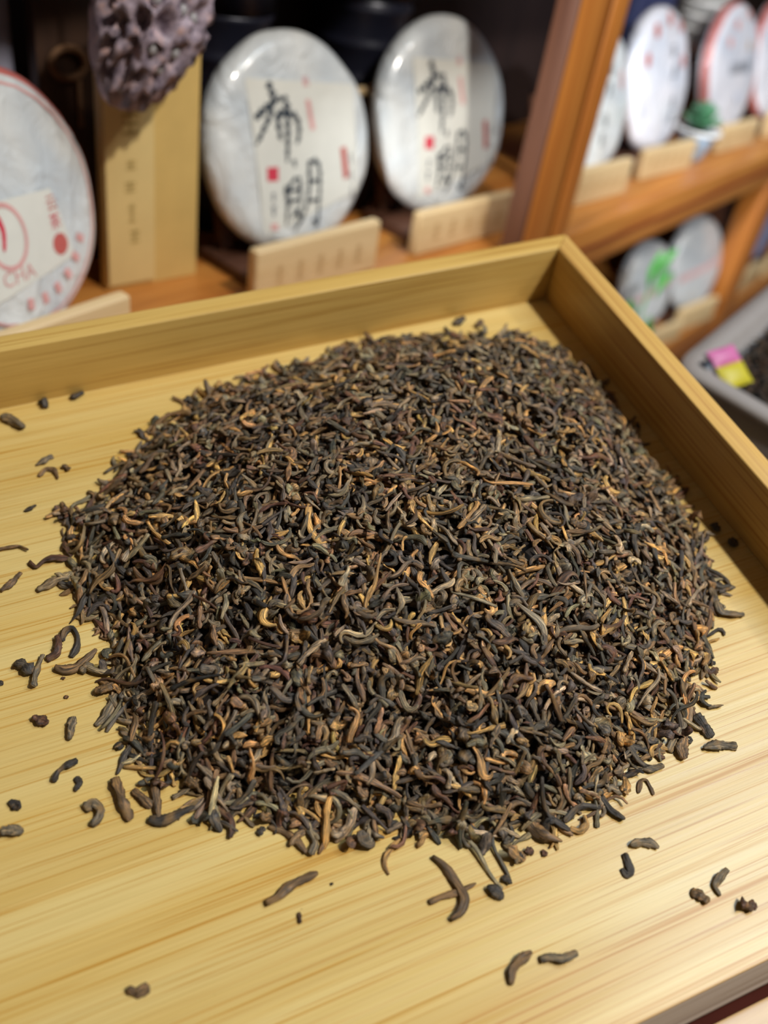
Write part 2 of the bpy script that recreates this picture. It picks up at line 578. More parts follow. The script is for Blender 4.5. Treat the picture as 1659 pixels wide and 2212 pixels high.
def sdist(P):
    """signed distance to the outline, positive inside"""
    A = OUTA; B = np.roll(OUTA, -1, 0)
    d = B - A
    w = P[:, None, :] - A[None]
    t = np.clip((w * d).sum(-1) / (d * d).sum(-1), 0, 1)
    dist = np.sqrt(((w - t[..., None] * d) ** 2).sum(-1)).min(1)
    inside = np.zeros(len(P), bool)
    for (x0, y0), (x1, y1) in zip(A, B):
        c = ((y0 > P[:, 1]) != (y1 > P[:, 1])) & (P[:, 0] < (x1 - x0) * (P[:, 1] - y0) / (y1 - y0 + 1e-12) + x0)
        inside ^= c
    return np.where(inside, dist, -dist)


LUMP = [(rng.uniform(20, 90), rng.uniform(20, 90), rng.uniform(0, 6.28), rng.uniform(.4, 1)) for _ in range(8)]


def height(P):
    d = sdist(P)
    e = np.clip(d - 0.005, 0, None)
    h = 0.053 * (1 - np.exp(-e / 0.062))
    l = sum(a * np.sin(P[:, 0] * fx + P[:, 1] * fy * rnd + ph) for (fx, fy, ph, a), rnd in zip(LUMP, [1, -1] * 4))
    return h + np.clip(e / .03, 0, 1) * 0.0011 * l, d


def place(V, p, nrm, yaw, tilt=0.0):
    z = nrm / np.linalg.norm(nrm)
    x = np.array([math.cos(yaw), math.sin(yaw), 0.0])
    x = x - z * (x @ z); x /= np.linalg.norm(x)
    y = np.cross(z, x)
    return V @ np.stack([x, y, z]) + p


def rand_leaf(n, m, big=False):
    """returns the leaf and a word for its shape"""
    r = rng.random()
    if r < 0.16:      # crumpled flake
        L = rng.uniform(.0045, .009); R = rng.uniform(.0015, .0026)
        return leaf_geo(L, R, rng.normal(0, 1.2), .5, n, m, rng.uniform(.22, .45), tip=.22, zb=.35), 'crumpled'
    if r < 0.34:      # straight stalk
        L = min(.022, rng.lognormal(math.log(.0115), .35)); R = rng.uniform(.0007, .0012)
        return leaf_geo(L, R, rng.normal(0, .3), .08, n, m, .9, tip=.8, zb=.05), 'straight stalk-like' if L > .011 else 'short straight'
    L = float(np.clip(rng.lognormal(math.log(.0112 if not big else .0140), .36), .005, .027)); R = rng.uniform(.00072, .00130) * (1.08 if big else 1)
    turn = rng.normal(0, 1.35); hook = rng.choice([0, 0, 1, -1]) * rng.uniform(.5, 2.2)
    w = 'hooked' if abs(turn + hook) > 2.4 else 'curved' if abs(turn + hook) > 1.0 else 'wavy'
    if L > .0155: w = 'long ' + w
    return leaf_geo(L, R, turn, rng.uniform(.1, .6), n, m, rng.uniform(.6, .95), hook=hook, tip=.45), w


def grad(P):
    e = 0.003
    h0, _ = height(P)
    hx, _ = height(P + [e, 0]); hy, _ = height(P + [0, e])
    return np.stack([-(hx - h0) / e, -(hy - h0) / e, np.ones(len(P))], 1)


lo, hi = OUTA.min(0) - .008, OUTA.max(0) + .008
cand = rng.uniform(lo, hi, (26000, 2))
hh, dd = height(cand)
keep = (dd > -0.003) & (rng.random(len(cand)) < np.clip((dd + 0.004) / 0.012, .12, 1)) & (cand[:, 0] < -.004) & (cand[:, 1] < -.004)
cand, hh, dd = cand[keep][:9800], hh[keep][:9800], dd[keep][:9800]
gr = grad(cand)
n0, m0 = 10, 7
VS, CS = [], []
for i in range(len(cand)):
    V, _w = rand_leaf(n0, m0)
    # layers: the deeper ones fill the gaps
    thick = min(1.0, max(0.0, dd[i] / .014))
    lift = (-.0052 + .0075 * rng.random() ** 1.3) * thick
    nr = gr[i] + rng.normal(0, .30, 3) * [1, 1, 0] * (0.25 + .75 * thick)
    V = place(V, np.array([0, 0, 0.0]), nr, rng.uniform(0, 6.28))
    z = hh[i] + lift
    zmin = V[:, 2].min()
    z = max(z, -zmin + 0.00005)
    VS.append(V + [cand[i, 0], cand[i, 1], z])
    CS.append(leaf_color(rand_kind()))
# core of the heap, hidden under the leaves
gx, gy = np.arange(lo[0], hi[0], .006), np.arange(lo[1], hi[1], .006)
GX, GY = np.meshgrid(gx, gy, indexing='ij')
GP = np.stack([GX.ravel(), GY.ravel()], 1)
gh, gd = height(GP)
cz = np.where(gd > .010, np.maximum(gh - .0045, .0004), 0.0002)
ev = np.column_stack([GP, cz])
nyy = len(gy)
ef = []
for i in range(len(gx) - 1):
    for j in range(nyy - 1):
        ids = [i * nyy + j, (i + 1) * nyy + j, (i + 1) * nyy + j + 1, i * nyy + j + 1]
        if all(gd[k] > .009 for k in ids): ef.append(ids)
heap = put('tea_leaf_heap', leaves_mesh('tea_leaf_heap', VS, CS, n0, m0, (ev, ef)))
tag(heap, 'broad heap of loose dark ripe tea leaves piled in the bamboo tray', 'tea leaves', kind='stuff')

# leaves that show largest, on the near slope: each one an object
KNAME = {'black': 'blackish', 'greybrown': 'grey-brown', 'brown': 'warm brown', 'red': 'reddish brown', 'gold': 'golden'}


def single(V, kind, label, group, n, m, col=None):
    c = V.mean(0)
    me = leaves_mesh('tea_leaf', [V - c], [leaf_color(kind) if col is None else col], n, m)
    o = put('tea_leaf', me, None, T(*map(float, c)))
    return tag(o, label, 'tea leaf', group)


N1, M1 = 16, 9
chosen = []
used_labels = set()
tries = 0
ff = rng.uniform([-0.31, -0.305], [-0.04, -0.12], (6000, 2))
fh, fd = height(ff)
fg = grad(ff)
for i in range(len(ff)):
    if len(chosen) >= 225: break
    if fd[i] < .004: continue
    if ff[i, 1] > -.20 and rng.random() < .5: continue
    if any((ff[i, 0] - a) ** 2 + (ff[i, 1] - b) ** 2 < .0078 ** 2 for a, b in chosen): continue
    kind = rng.choice(['black', 'greybrown', 'brown', 'red', 'gold'], p=[.26, .27, .23, .12, .12])
    V, word = rand_leaf(N1, M1, True)
    V = place(V, np.zeros(3), fg[i] + rng.normal(0, .18, 3) * [1, 1, 0], rng.uniform(0, 6.28))
    z = max(fh[i] + .0022, -V[:, 2].min() + .00005)
    V = V + [ff[i, 0], ff[i, 1], z]
    zx = 'far left' if ff[i, 0] < -.265 else 'left' if ff[i, 0] < -.215 else 'middle' if ff[i, 0] < -.150 else 'right' if ff[i, 0] < -.095 else 'far right'
    zy = 'at the near foot' if fd[i] < .018 else 'low on the slope' if fd[i] < .045 else 'halfway up the slope' if fd[i] < .08 else 'high on the crown'
    lab = f'{KNAME[kind]} {word} leaf {zy}, {zx} part of the heap'
    if lab in used_labels: continue
    used_labels.add(lab); chosen.append((ff[i, 0], ff[i, 1]))
    single(V, kind, lab, 'tea leaves on top of the near side of the heap', N1, M1)

# loose leaves scattered on the tray floor: (points in the picture on the tray, width in px, colour, label)
LOOSE = [
    ([(6, 897), (30, 912), (52, 926)], 17, 'greybrown', 'straight grey-brown stalk piece by the back rail at the far left'),
    ([(93, 866), (100, 880)], 15, 'black', 'small dark lump of leaf just below the back rail, second from the left'),
    ([(154, 861), (168, 854), (180, 846)], 13, 'black', 'short dark leaf lying against the foot of the back rail'),
    ([(78, 1004), (95, 996), (112, 984)], 10, 'greybrown', 'thin grey leaf tilted up, above the curled arch-shaped leaf'),
    ([(84, 1028), (98, 1012), (118, 1014), (126, 1034)], 10, 'brown', 'arch-shaped brown leaf left of the heap edge'),
    ([(136, 1006), (150, 1015)], 10, 'brown', 'tiny brown fragment above the upper left heap edge'),
    ([(52, 1103), (66, 1098), (78, 1091)], 10, 'black', 'short dark leaf alone on the left part of the tray'),
    ([(-6, 1186), (20, 1182), (42, 1180), (62, 1189)], 9, 'brown', 'slim curved brown leaf cut by the left picture border'),
    ([(2, 1276), (20, 1263), (32, 1252), (45, 1238)], 12, 'brown', 'brown leaf pointing up right below the slim curved one'),
    ([(64, 1214), (78, 1228), (96, 1212), (120, 1206), (150, 1208)], 11, 'red', 'wavy reddish brown leaf sticking out left from the heap'),
    ([(82, 1275), (105, 1266), (128, 1250), (148, 1245)], 15, 'greybrown', 'blunt grey-brown leaf with curled tip at the left heap foot'),
    ([(102, 1424), (124, 1412), (128, 1390), (124, 1376)], 17, 'red', 'folded reddish brown leaf left of the hooked dark one'),
    ([(134, 1384), (140, 1362), (158, 1355), (170, 1376), (168, 1398), (154, 1418)], 11, 'black', 'dark hook-shaped leaf beside the left heap foot'),
    ([(34, 1430), (52, 1440), (70, 1458)], 22, 'black', 'bluish black broad leaf, left arm of the Y-shaped pair'),
    ([(92, 1416), (84, 1440), (76, 1462), (74, 1484)], 15, 'greybrown', 'upright grey-brown leaf, right arm of the Y-shaped pair'),
    ([(120, 1443), (140, 1452), (168, 1444), (190, 1424), (208, 1406)], 15, 'brown', 'long brown leaf with a thick end, right of the Y-shaped pair'),
    ([(176, 1452), (188, 1442), (202, 1438)], 18, 'greybrown', 'flat grey flake touching the long brown leaf'),
    ([(133, 1463), (140, 1464)], 8, 'red', 'tiny red-brown crumb under the long brown leaf'),
    ([(138, 1502), (146, 1505)], 6, 'red', 'tiny reddish crumb alone between two loose leaves'),
    ([(-4, 1478), (6, 1472)], 9, 'black', 'dark speck of leaf at the left picture border'),
    ([(72, 1550), (88, 1556), (104, 1564)], 17, 'red', 'crumpled dark red-brown leaf, left of the upright rectangular one'),
    ([(158, 1549), (154, 1572), (151, 1597)], 16, 'greybrown', 'upright rectangular grey-brown leaf piece'),
    ([(116, 1688), (126, 1668), (144, 1654), (167, 1645)], 13, 'black', 'dark crescent leaf above the small comma-shaped one'),
    ([(164, 1678), (174, 1690), (164, 1708)], 11, 'black', 'small dark comma-shaped leaf'),
    ([(22, 1730), (34, 1738), (44, 1746)], 13, 'black', 'small dark leaf near the left border, upper of the two'),
    ([(4, 1796), (24, 1794), (48, 1797)], 18, 'greybrown', 'stubby grey-brown leaf near the left border, lower of the two'),
    ([(184, 1746), (202, 1735), (220, 1750), (214, 1768), (198, 1782)], 15, 'greybrown', 'hooked grey-brown leaf like a question mark'),
    ([(248, 1682), (258, 1712), (266, 1742), (282, 1772)], 19, 'brown', 'long plump tan-brown leaf lying alone left of the heap'),
    ([(288, 1608), (272, 1626), (264, 1648), (254, 1672)], 12, 'black', 'kinked dark leaf just above the long plump one'),
    ([(250, 1605), (262, 1616)], 13, 'black', 'small dark crumb at the tip of the kinked leaf'),
    ([(288, 1706), (306, 1722), (328, 1742)], 14, 'brown', 'short brown leaf slanting down, right of the long plump one'),
    ([(206, 1494), (226, 1492), (252, 1482)], 24, 'brown', 'broad brown leaf with a ragged end at the left heap edge'),
    ([(206, 1566), (226, 1548), (240, 1528), (252, 1500)], 14, 'greybrown', 'long grey-brown leaf pointing down left from the heap'),
    ([(322, 1772), (350, 1774), (385, 1760), (420, 1745)], 20, 'black', 'dark thick ragged leaf along the lower left heap foot'),
    ([(342, 1668), (334, 1700), (340, 1735), (344, 1768)], 14, 'brown', 'upright wavy brown leaf crossing the dark ragged one'),
    ([(478, 1735), (470, 1750), (500, 1770), (502, 1800), (498, 1810)], 15, 'red', 'curly reddish leaf hanging down below the left heap foot'),
    ([(560, 1802), (570, 1788)], 24, 'black', 'small dark ragged clump under the heap foot'),
    ([(580, 1786), (612, 1794), (640, 1812), (662, 1842)], 13, 'brown', 'long slanting brown leaf at the heap foot pointing to the V tip'),
    ([(655, 1760), (668, 1795), (682, 1822), (672, 1846)], 15, 'greybrown', 'thick grey-brown leaf forming the right side of the V'),
    ([(880, 1802), (850, 1826), (832, 1850), (830, 1870), (840, 1888)], 9, 'gold', 'thin golden-edged hook curling down from the heap foot'),
    ([(576, 1950), (600, 1938), (622, 1914), (650, 1900), (686, 1886)], 16, 'brown', 'long S-shaped brown leaf alone below the heap'),
    ([(646, 1970), (649, 1994)], 8, 'red', 'tiny upright reddish sliver below the long S-shaped leaf'),
    ([(714, 1909), (720, 1907)], 5, 'black', 'black speck right of the long S-shaped leaf'),
    ([(935, 1850), (958, 1868), (985, 1905), (1006, 1940), (998, 1970), (976, 1986)], 16, 'brown', 'long bent brown leaf, upright one of the crossed pair'),
    ([(928, 1948), (955, 1936), (990, 1926), (1028, 1908)], 12, 'brown', 'thin brown leaf, lying one of the crossed pair'),
    ([(1052, 1916), (1068, 1926), (1086, 1940)], 22, 'black', 'dark curled flake right of the crossed pair'),
    ([(1086, 1892), (1102, 1908)], 14, 'black', 'small dark piece just above the dark curled flake'),
    ([(1172, 1836), (1181, 1848)], 13, 'red', 'tiny triangular reddish crumb below the heap'),
    ([(1134, 1840), (1152, 1838)], 15, 'red', 'small reddish flake left of the triangular crumb'),
    ([(1112, 1858), (1126, 1842)], 17, 'black', 'dark flake touching the lower edge of the heap'),
    ([(1138, 1762), (1150, 1790), (1172, 1808), (1212, 1820)], 22, 'brown', 'thick curved brown leaf with blunt end at the lower heap foot'),
    ([(1232, 1790), (1252, 1798), (1268, 1784), (1262, 1762)], 14, 'gold', 'golden-brown U-shaped leaf at the lower right heap foot'),
    ([(1300, 1722), (1318, 1748), (1348, 1770)], 13, 'black', 'pointed dark leaf sticking out at the lower right of the heap'),
    ([(1362, 1826), (1385, 1820), (1408, 1822), (1422, 1832)], 14, 'greybrown', 'bone-shaped grey-brown leaf right of the heap, lying flat'),
    ([(1350, 1844), (1358, 1866), (1366, 1884), (1354, 1892), (1344, 1876)], 11, 'black', 'dark J-shaped leaf below the bone-shaped one'),
    ([(1570, 1878), (1554, 1896), (1544, 1914), (1556, 1934)], 13, 'greybrown', 'bent grey-brown leaf near the right border, upper of three'),
    ([(1494, 1928), (1510, 1932), (1530, 1946)], 17, 'brown', 'stubby brown leaf left of the bent one near the right border'),
    ([(1600, 1954), (1630, 1962)], 26, 'red', 'reddish broad flake close to the right border'),
    ([(1148, 2056), (1124, 2074), (1106, 2096), (1104, 2126)], 16, 'brown', 'brown curved leaf in the empty foreground, left of two'),
    ([(1168, 2072), (1190, 2066), (1214, 2072), (1244, 2058)], 15, 'greybrown', 'grey-brown wavy leaf in the empty foreground, right of two'),
    ([(276, 2136), (298, 2144), (320, 2132)], 15, 'brown', 'small winged brown flake alone at the bottom left'),
    ([(1520, 1616), (1556, 1608), (1590, 1612)], 15, 'greybrown', 'grey-brown leaf lying level, right of the upright stalk'),
    ([(1484, 1546), (1466, 1580), (1446, 1622)], 14, 'greybrown', 'straight slanting stalk off the right heap foot'),
    ([(1480, 1590), (1472, 1616), (1476, 1640)], 18, 'brown', 'stubby brown leaf right of the slanting stalk'),
    ([(1502, 1548), (1520, 1568), (1536, 1592)], 20, 'black', 'dark crumpled leaf above the level grey-brown one'),
    ([(1530, 1528), (1562, 1524)], 8, 'greybrown', 'thin stem tip poking out above the dark crumpled leaf'),
    ([(1385, 1660), (1412, 1660), (1432, 1654)], 14, 'greybrown', 'short level leaf above the upside-down U leaf'),
    ([(1380, 1712), (1384, 1686), (1396, 1682), (1406, 1700), (1412, 1716)], 8, 'brown', 'upside-down U-shaped leaf right of the heap foot'),
    ([(1545, 1300), (1556, 1325), (1580, 1328), (1606, 1328)], 14, 'greybrown', 'curved leaf reaching out from the right heap edge'),
    ([(1560, 1268), (1588, 1270)], 9, 'greybrown', 'thin pale leaf tip at the right heap edge'),
    ([(1540, 1134), (1552, 1150)], 24, 'black', 'dark oval flake in the shade of the side rail'),
    ([(1574, 1176), (1592, 1168)], 15, 'black', 'small black leaf in the shade at the foot of the side rail'),
    ([(1516, 1440), (1534, 1456), (1550, 1444)], 12, 'red', 'small reddish branched leaf off the right heap edge'),
    ([(980, 700), (1003, 690)], 15, 'black', 'dark leaf on the top edge of the heap by the back rail'),
    ([(1028, 706), (1042, 698)], 13, 'brown', 'small leaf behind the heap near the back corner'),
]
for pts, wpx, kind, lab in LOOSE:
    P = np.array([hit(x, y, .001)[:2] for x, y in pts])
    c = P.mean(0)
    dist = np.linalg.norm(np.append(c, 0) - CAM)
    R = wpx / 2 * dist / FPX * 1.02
    L = np.hypot(*np.diff(P, axis=0).T).sum()
    R = min(R, .42 * L)
    n, m = 20, 10
    V = leaf_geo(L, R, 0, 0, n, m, .62, pts=P, tip=.5, zb=.08, twist=rng.uniform(-3, 3))
    hz, dz_ = height(c[None])
    V[:, 2] += -V[:, 2].min() + .00003 + (float(hz[0]) + .001 if dz_[0] > .003 else 0)
    single(V, kind, lab, None, n, m, np.array(PAL[kind][0]) * rng.uniform(.55, .85))

# ------------------------------------------------------------------ shelf frame (x along, y depth, z up)
P0 = Vector((0.31212595, 0.34259477, -0.20740443))
SM = Matrix([[0.88170874, -0.449804163672878, 0.1425637], [0.4281943, 0.8896185128440814, 0.15893456],
             [-0.19808925, -0.07908902691314441, 0.97694186]]).to_4x4()
SM.translation = P0


def S(a, d, b, yaw=0.0):
    return SM @ T(a, d, b) @ RZ(yaw)


shelf = empty('display_shelf', S(0, 0, 0), 'orange-brown wooden wall shelf with tea cakes on its boards', 'shelf')
A0, A1 = -0.86, 1.15


def board(b, a0, a1, label=None):
    o = box('shelf_board', (a0, a1, 0.006, 0.26, b - 0.020, b), M_SHELF, shelf, 0.001)
    e = box('front_edging', (a0, a1, -0.006, 0.0058, b - 0.050, b), M_SHELF, shelf, 0.002)
    gme = box('edging_groove', (a0, a1, -0.0072, -0.0061, b - 0.029, b - 0.024), M_GROOVE, shelf, 0)
    return o


board(0.0, A0, A1)
board(-0.27, -0.10, A1)
board(0.42, A0, A1)
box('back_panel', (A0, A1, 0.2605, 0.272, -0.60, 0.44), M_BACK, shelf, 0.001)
# double post between the two upper bays
box('post', (-0.187, -0.137, -0.010, 0.012, -0.62, 0.44), M_POST, shelf, 0.003)
box('post', (-0.128, -0.098, -0.010, 0.012, -0.62, 0.44), M_POST, shelf, 0.003)
box('post_shaded_side', (-0.1895, -0.1872, -0.0095, 0.012, -0.62, 0.44), M_SIDE, shelf, 0.0005)['label'] = 'side face of the post, darkened as shade'  # thin dark facing: shade of the post's left side put into colour
box('post_groove', (-0.1365, -0.1285, -0.003, 0.010, -0.62, 0.44), M_GROOVE, shelf, 0)
box('post', (0.565, 0.625, -0.008, 0.03, -0.62, -0.051), M_POST, shelf, 0.003)
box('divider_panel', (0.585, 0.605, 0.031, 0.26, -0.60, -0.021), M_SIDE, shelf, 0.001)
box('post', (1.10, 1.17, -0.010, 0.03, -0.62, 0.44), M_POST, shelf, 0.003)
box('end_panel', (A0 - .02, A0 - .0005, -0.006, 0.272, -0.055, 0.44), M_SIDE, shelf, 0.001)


# ------------------------------------------------------------------ tea cakes
def front_y(r):
    """depth of the front face (towards -y) at r in 0..1"""
    if r < 0.80: return -0.0060 + 0.0030 * (r / 0.8) ** 2
    q = (r - 0.80) / 0.20
    return -0.0030 + 0.0125 * (1 - math.sqrt(max(0, 1 - q * q * 0.98)))


def cake_body(R, wob, mats, ring=None):
    seg = 96
    rs = [0, .12, .25, .38, .50, .62, .72, .80, .85, .89, .925, .955, .975, .99, 1.0]
    prof = [(r, front_y(r)) for r in rs]
    prof += [(1.0, .0125), (.985, .0165), (.95, .0195), (.88, .0215), (.6, .0215), (.3, .018), (0, .016)]
    ph = [random.uniform(0, 6.28) for _ in range(4)]
    v, f, rings, mi = [], [], [], []
    for r, y in prof:
        if r == 0:
            rings.append([len(v)]); v.append((0, y, 0)); continue
        ids = []
        for k in range(seg):
            a = 2 * math.pi * k / seg
            w = wob * (math.sin(3 * a + ph[0]) * .5 + math.sin(5 * a + ph[1]) * .5 + math.sin(9 * a + ph[2]) * .35 + math.sin(14 * a + ph[3]) * .2)
            rr = R * r * (1 + w * max(0, (r - .7) / .3))
            yy = y + (0.0006 * math.sin(7 * a + ph[1]) * r if .3 < r < 1 else 0)
            ids.append(len(v)); v.append((rr * math.cos(a), yy, rr * math.sin(a)))
        rings.append(ids)
    for i, (A, B) in enumerate(zip(rings, rings[1:])):
        for k in range(seg):
            k2 = (k + 1) % seg
            if len(A) == 1: f.append((A[0], B[k], B[k2]))
            elif len(B) == 1: f.append((A[k], B[0], A[k2]))
            else: f.append((A[k], B[k], B[k2], A[k2]))
            mi.append(1 if ring and ring[0] <= prof[i][0] and prof[i + 1][0] <= ring[1] and i < 15 else 0)
    me = mesh('wrapper', v, f, mats, True)
    me.polygons.foreach_set('material_index', mi)
    return me


OFF = 0.0008


def dec_pt(R, u, v, lift=0.0):
    r = math.hypot(u, v)
    return (u * R, front_y(min(r, .97)) - OFF - lift, v * R)


def dec_ribbon(R, strokes, w, lift=0.0, taper=True):
    V, F = [], []
    for st in strokes:
        P = np.array(st, float)
        # smooth resample
        seg = np.concatenate([[0], np.cumsum(np.hypot(*np.diff(P, axis=0).T))])
        n = max(6, int(seg[-1] / .03))
        s = np.linspace(0, seg[-1], n)
        x = np.interp(s, seg, P[:, 0]); y = np.interp(s, seg, P[:, 1])
        for _ in range(2):
            x[1:-1] = (x[:-2] + 2 * x[1:-1] + x[2:]) / 4; y[1:-1] = (y[:-2] + 2 * y[1:-1] + y[2:]) / 4
        tx, ty = np.gradient(x), np.gradient(y)
        q = np.hypot(tx, ty) + 1e-9; tx /= q; ty /= q
        b = len(V)
        for i in range(n):
            t = i / (n - 1)
            ww = w * (1 if not taper else (0.75 + .5 * math.sin(t * 9 + len(V))) * (1 - .45 * t) * (0.6 if i in (0, n - 1) else 1)) / 2
            V.append(dec_pt(R, x[i] - ty[i] * ww, y[i] + tx[i] * ww, lift))
            V.append(dec_pt(R, x[i] + ty[i] * ww, y[i] - tx[i] * ww, lift))
            if i:
                k = b + 2 * i
                F.append((k - 2, k - 1, k + 1, k))
    return V, F


def dec_patch(R, quad, lift=0.0, nu=14, nv=14):
    (a, b, c, d) = [np.array(q, float) for q in quad]
    V, F = [], []
    for i in range(nu + 1):
        for j in range(nv + 1):
            s, t = i / nu, j / nv
            p = (a * (1 - s) + b * s) * (1 - t) + (d * (1 - s) + c * s) * t
            V.append(dec_pt(R, p[0], p[1], lift))
    for i in range(nu):
        for j in range(nv):
            k = i * (nv + 1) + j
            F.append((k, k + nv + 1, k + nv + 2, k + 1))
    return V, F


def dec_disc(R, u, v, r, r2=0.0, lift=0.0, sy=1.0):
    V, F = [], []
    n = 28
    if r2 == 0:
        V.append(dec_pt(R, u, v, lift))
        for k in range(n): V.append(dec_pt(R, u + r * math.cos(k * 6.2832 / n), v + r * sy * math.sin(k * 6.2832 / n), lift))
        F = [(0, 1 + k, 1 + (k + 1) % n) for k in range(n)]
    else:
        for k in range(n):
            c, s = math.cos(k * 6.2832 / n), math.sin(k * 6.2832 / n)
            V += [dec_pt(R, u + r * c, v + r * sy * s, lift), dec_pt(R, u + r2 * c, v + r2 * sy * s, lift)]
        F = [(2 * k, (2 * k + 2) % (2 * n), (2 * k + 3) % (2 * n), 2 * k + 1) for k in range(n)]
    return V, F


def dec_text(R, txt, u, v, size, lift=0.0, sx=1.0):
    cu = bpy.data.curves.new('t', 'FONT')
    cu.body = txt; cu.size = 1; cu.align_x = 'CENTER'; cu.align_y = 'CENTER'; cu.resolution_u = 3
    o = bpy.data.objects.new('t', cu)
    link(o)
    dg = bpy.context.evaluated_depsgraph_get()
    me = bpy.data.meshes.new_from_object(o.evaluated_get(dg))
    V = [dec_pt(R, u + q.co.x * size * sx, v + q.co.y * size, lift) for q in me.vertices]
    F = [tuple(p.vertices) for p in me.polygons]
    bpy.data.objects.remove(o); bpy.data.meshes.remove(me); bpy.data.curves.remove(cu)
    return V, F


def dec(name, vf, mat, parent, label=None):
    V, F = vf
    me = mesh(name, V, F, mat, True)
    o = put(name, me, parent)
    if label: o['label'] = label
    return o


BU = [[(-0.319, 0.573), (-0.272, 0.461), (-0.319, 0.31), (-0.425, 0.173), (-0.513, 0.057)],
      [(-0.501, 0.279), (-0.341, 0.378), (-0.245, 0.427), (-0.108, 0.429)],
      [(-0.248, 0.304), (-0.25, 0.19), (-0.235, 0.07)],
      [(-0.248, 0.304), (-0.126, 0.308), (-0.020, 0.264), (-0.005, 0.12), (-0.050, 0.020)],
      [(-0.130, 0.40), (-0.145, 0.15), (-0.180, -0.126)]]
LANG = [[(-0.1, -0.108), (-0.092, -0.18)], [(-0.21, -0.394), (-0.101, -0.274), (-0.029, -0.282)],
        [(-0.045, -0.281), (-0.037, -0.415), (-0.054, -0.535)], [(-0.227, -0.404), (-0.048, -0.389)], [(-0.204, -0.491), (-0.057, -0.485)],
        [(-0.22, -0.34), (-0.20, -0.5), (-0.23, -0.70)], [(-0.155, -0.645), (-0.031, -0.55)], [(-0.111, -0.56), (-0.03, -0.70)],
        [(0.072, -0.161), (0.189, -0.137), (0.219, -0.262), (0.199, -0.505), (0.168, -0.766)],
        [(0.086, -0.164), (0.077, -0.367), (0.036, -0.547), (-0.044, -0.685), (-0.119, -0.775)],
        [(0.085, -0.334), (0.206, -0.333)], [(0.07, -0.516), (0.19, -0.517)], [(0.168, -0.766), (0.106, -0.694)]]


def stand(a, d, b, yaw, label, w=0.128, h=0.040, cake_d=None, group='wooden tea cake stands', z=0.0):
    st = empty('cake_stand', S(a, d, b, yaw), label, 'stand', group)
    me = mesh('name_block', *box_vf(-w / 2, w / 2, 0, 0.011, 0.0, h), M_BLOCK)
    bevel(me, 0.0035, 3)
    nb = put('name_block', me, st)
    nb['label'] = 'pale wooden name block with faint burnt marks'
    V, F = [], []
    for k in range(5):
        x = (k - 2) * w * .16
        for (x0, x1, z0, z1) in ((-.006, .006, .020, .0215), (-.0008, .0008, .012, .029), (-.005, .005, .0135, .015), (-.004, .0035, .026, .027)):
            i = len(V)
            V += [(x + x0, -.0004, z0), (x + x1, -.0004, z0), (x + x1, -.0004, z1), (x + x0, -.0004, z1)]
            F.append((i, i + 1, i + 2, i + 3))
    put('burnt_mark', mesh('burnt_mark', V, F, M_MARK), nb)
    cd = cake_d if cake_d else 0.05
    box('base', (-w * .38, w * .38, 0.0115, cd + 0.045, 0.0, 0.010), M_STANDW, st, 0.001)
    for sx in (-1, 1):
        box('back_support', (-.006, .006, -.004, .004, 0, 0.085), M_STANDW, st, 0.001,
            M=T(sx * w * .25, cd + 0.034, 0.010) @ RX(-14))
    return st


def cake(a, d, b0, yaw, R, lean, mats, label, wob=0.004, ring=None, group=None):
    c = empty('tea_cake', S(a, d, b0 + R * math.cos(math.radians(lean))) @ RZ(yaw) @ RX(-lean), label, 'tea cake', group)
    put('wrapper', cake_body(R, wob, mats, ring), c)
    return c


def bulang(c, R, seed):
    dec('printed_label', dec_patch(R, [(-.56, .62), (.74, .50), (.74, -.50), (-.50, -.78)]), M_CREAM, c, 'cream printed ground')
    dec('brush_character', dec_ribbon(R, BU, .085, .0003), M_INK, c, 'large dark blue-black brush character 布')
    dec('brush_character', dec_ribbon(R, LANG, .062, .0003), M_INK, c, 'large dark blue-black brush character 朗')
    dec('seal_mark', dec_patch(R, [(-0.417, -0.152), (-0.29, -0.16), (-0.300, -0.285), (-0.425, -0.275)], .0003, 3, 3), M_REDINK, c, 'small red seal')
    dec('printed_text', dec_text(R, '云', .12, .55, .09, .0003), M_REDINK, c, 'small red character')
    dec('printed_text', dec_ribbon(R, [[(.122, .40), (.162, .13)]], .055, .0003, False), M_PINKINK, c, 'faded pink vertical line of text')
    dec('printed_text', dec_ribbon(R, [[(.545, -.06), (.575, -.36)]], .075, .0003, False), M_BRICKINK, c, 'brick red vertical line of text')
    dec('printed_text', dec_ribbon(R, [[(.645, -.12), (.655, -.24)], [(.648, -.28), (.655, -.40)], [(.65, -.44), (.655, -.56)]], .02, .0003, False), M_GREYINK, c, 'thin grey column of text')
    dec('printed_text', dec_ribbon(R, [[(-.385, -.40), (-.345, -.40)], [(-.365, -.42), (-.370, -.47)], [(-.395, -.52), (-.345, -.52)], [(-.37, -.52), (-.375, -.60)]], .026, .0003, False), M_GREYINK, c, 'small dark column of characters')
    dec('printed_text', dec_patch(R, [(-.41, -.67), (-.33, -.68), (-.33, -.74), (-.41, -.73)], .0003, 2, 2), M_PINKINK, c, 'small pink seal')


# the two large cakes in the left bay
c1 = cake(-.3784, .1156, .012, -7.16, .0856, 15, [M_WRAP],
          'large white round tea cake with 布朗 brush characters, left of the two, crinkled film', .010)
bulang(c1, .0856, 1)
c2 = cake(-.1801, .1051, .012, -7.52, .0882, 15, [M_WRAP],
          'white round tea cake with 布朗 brush characters, right of the two, beside the shelf post', .003)
bulang(c2, .0882, 2)
stand(-.402, .055, 0, -3, 'pale wooden stand holding the left one of the two 布朗 tea cakes', .142, .0445, .045)
stand(-.206, .0425, 0, -5, 'pale wooden stand holding the right one of the two 布朗 tea cakes', .143, .0405, .045)

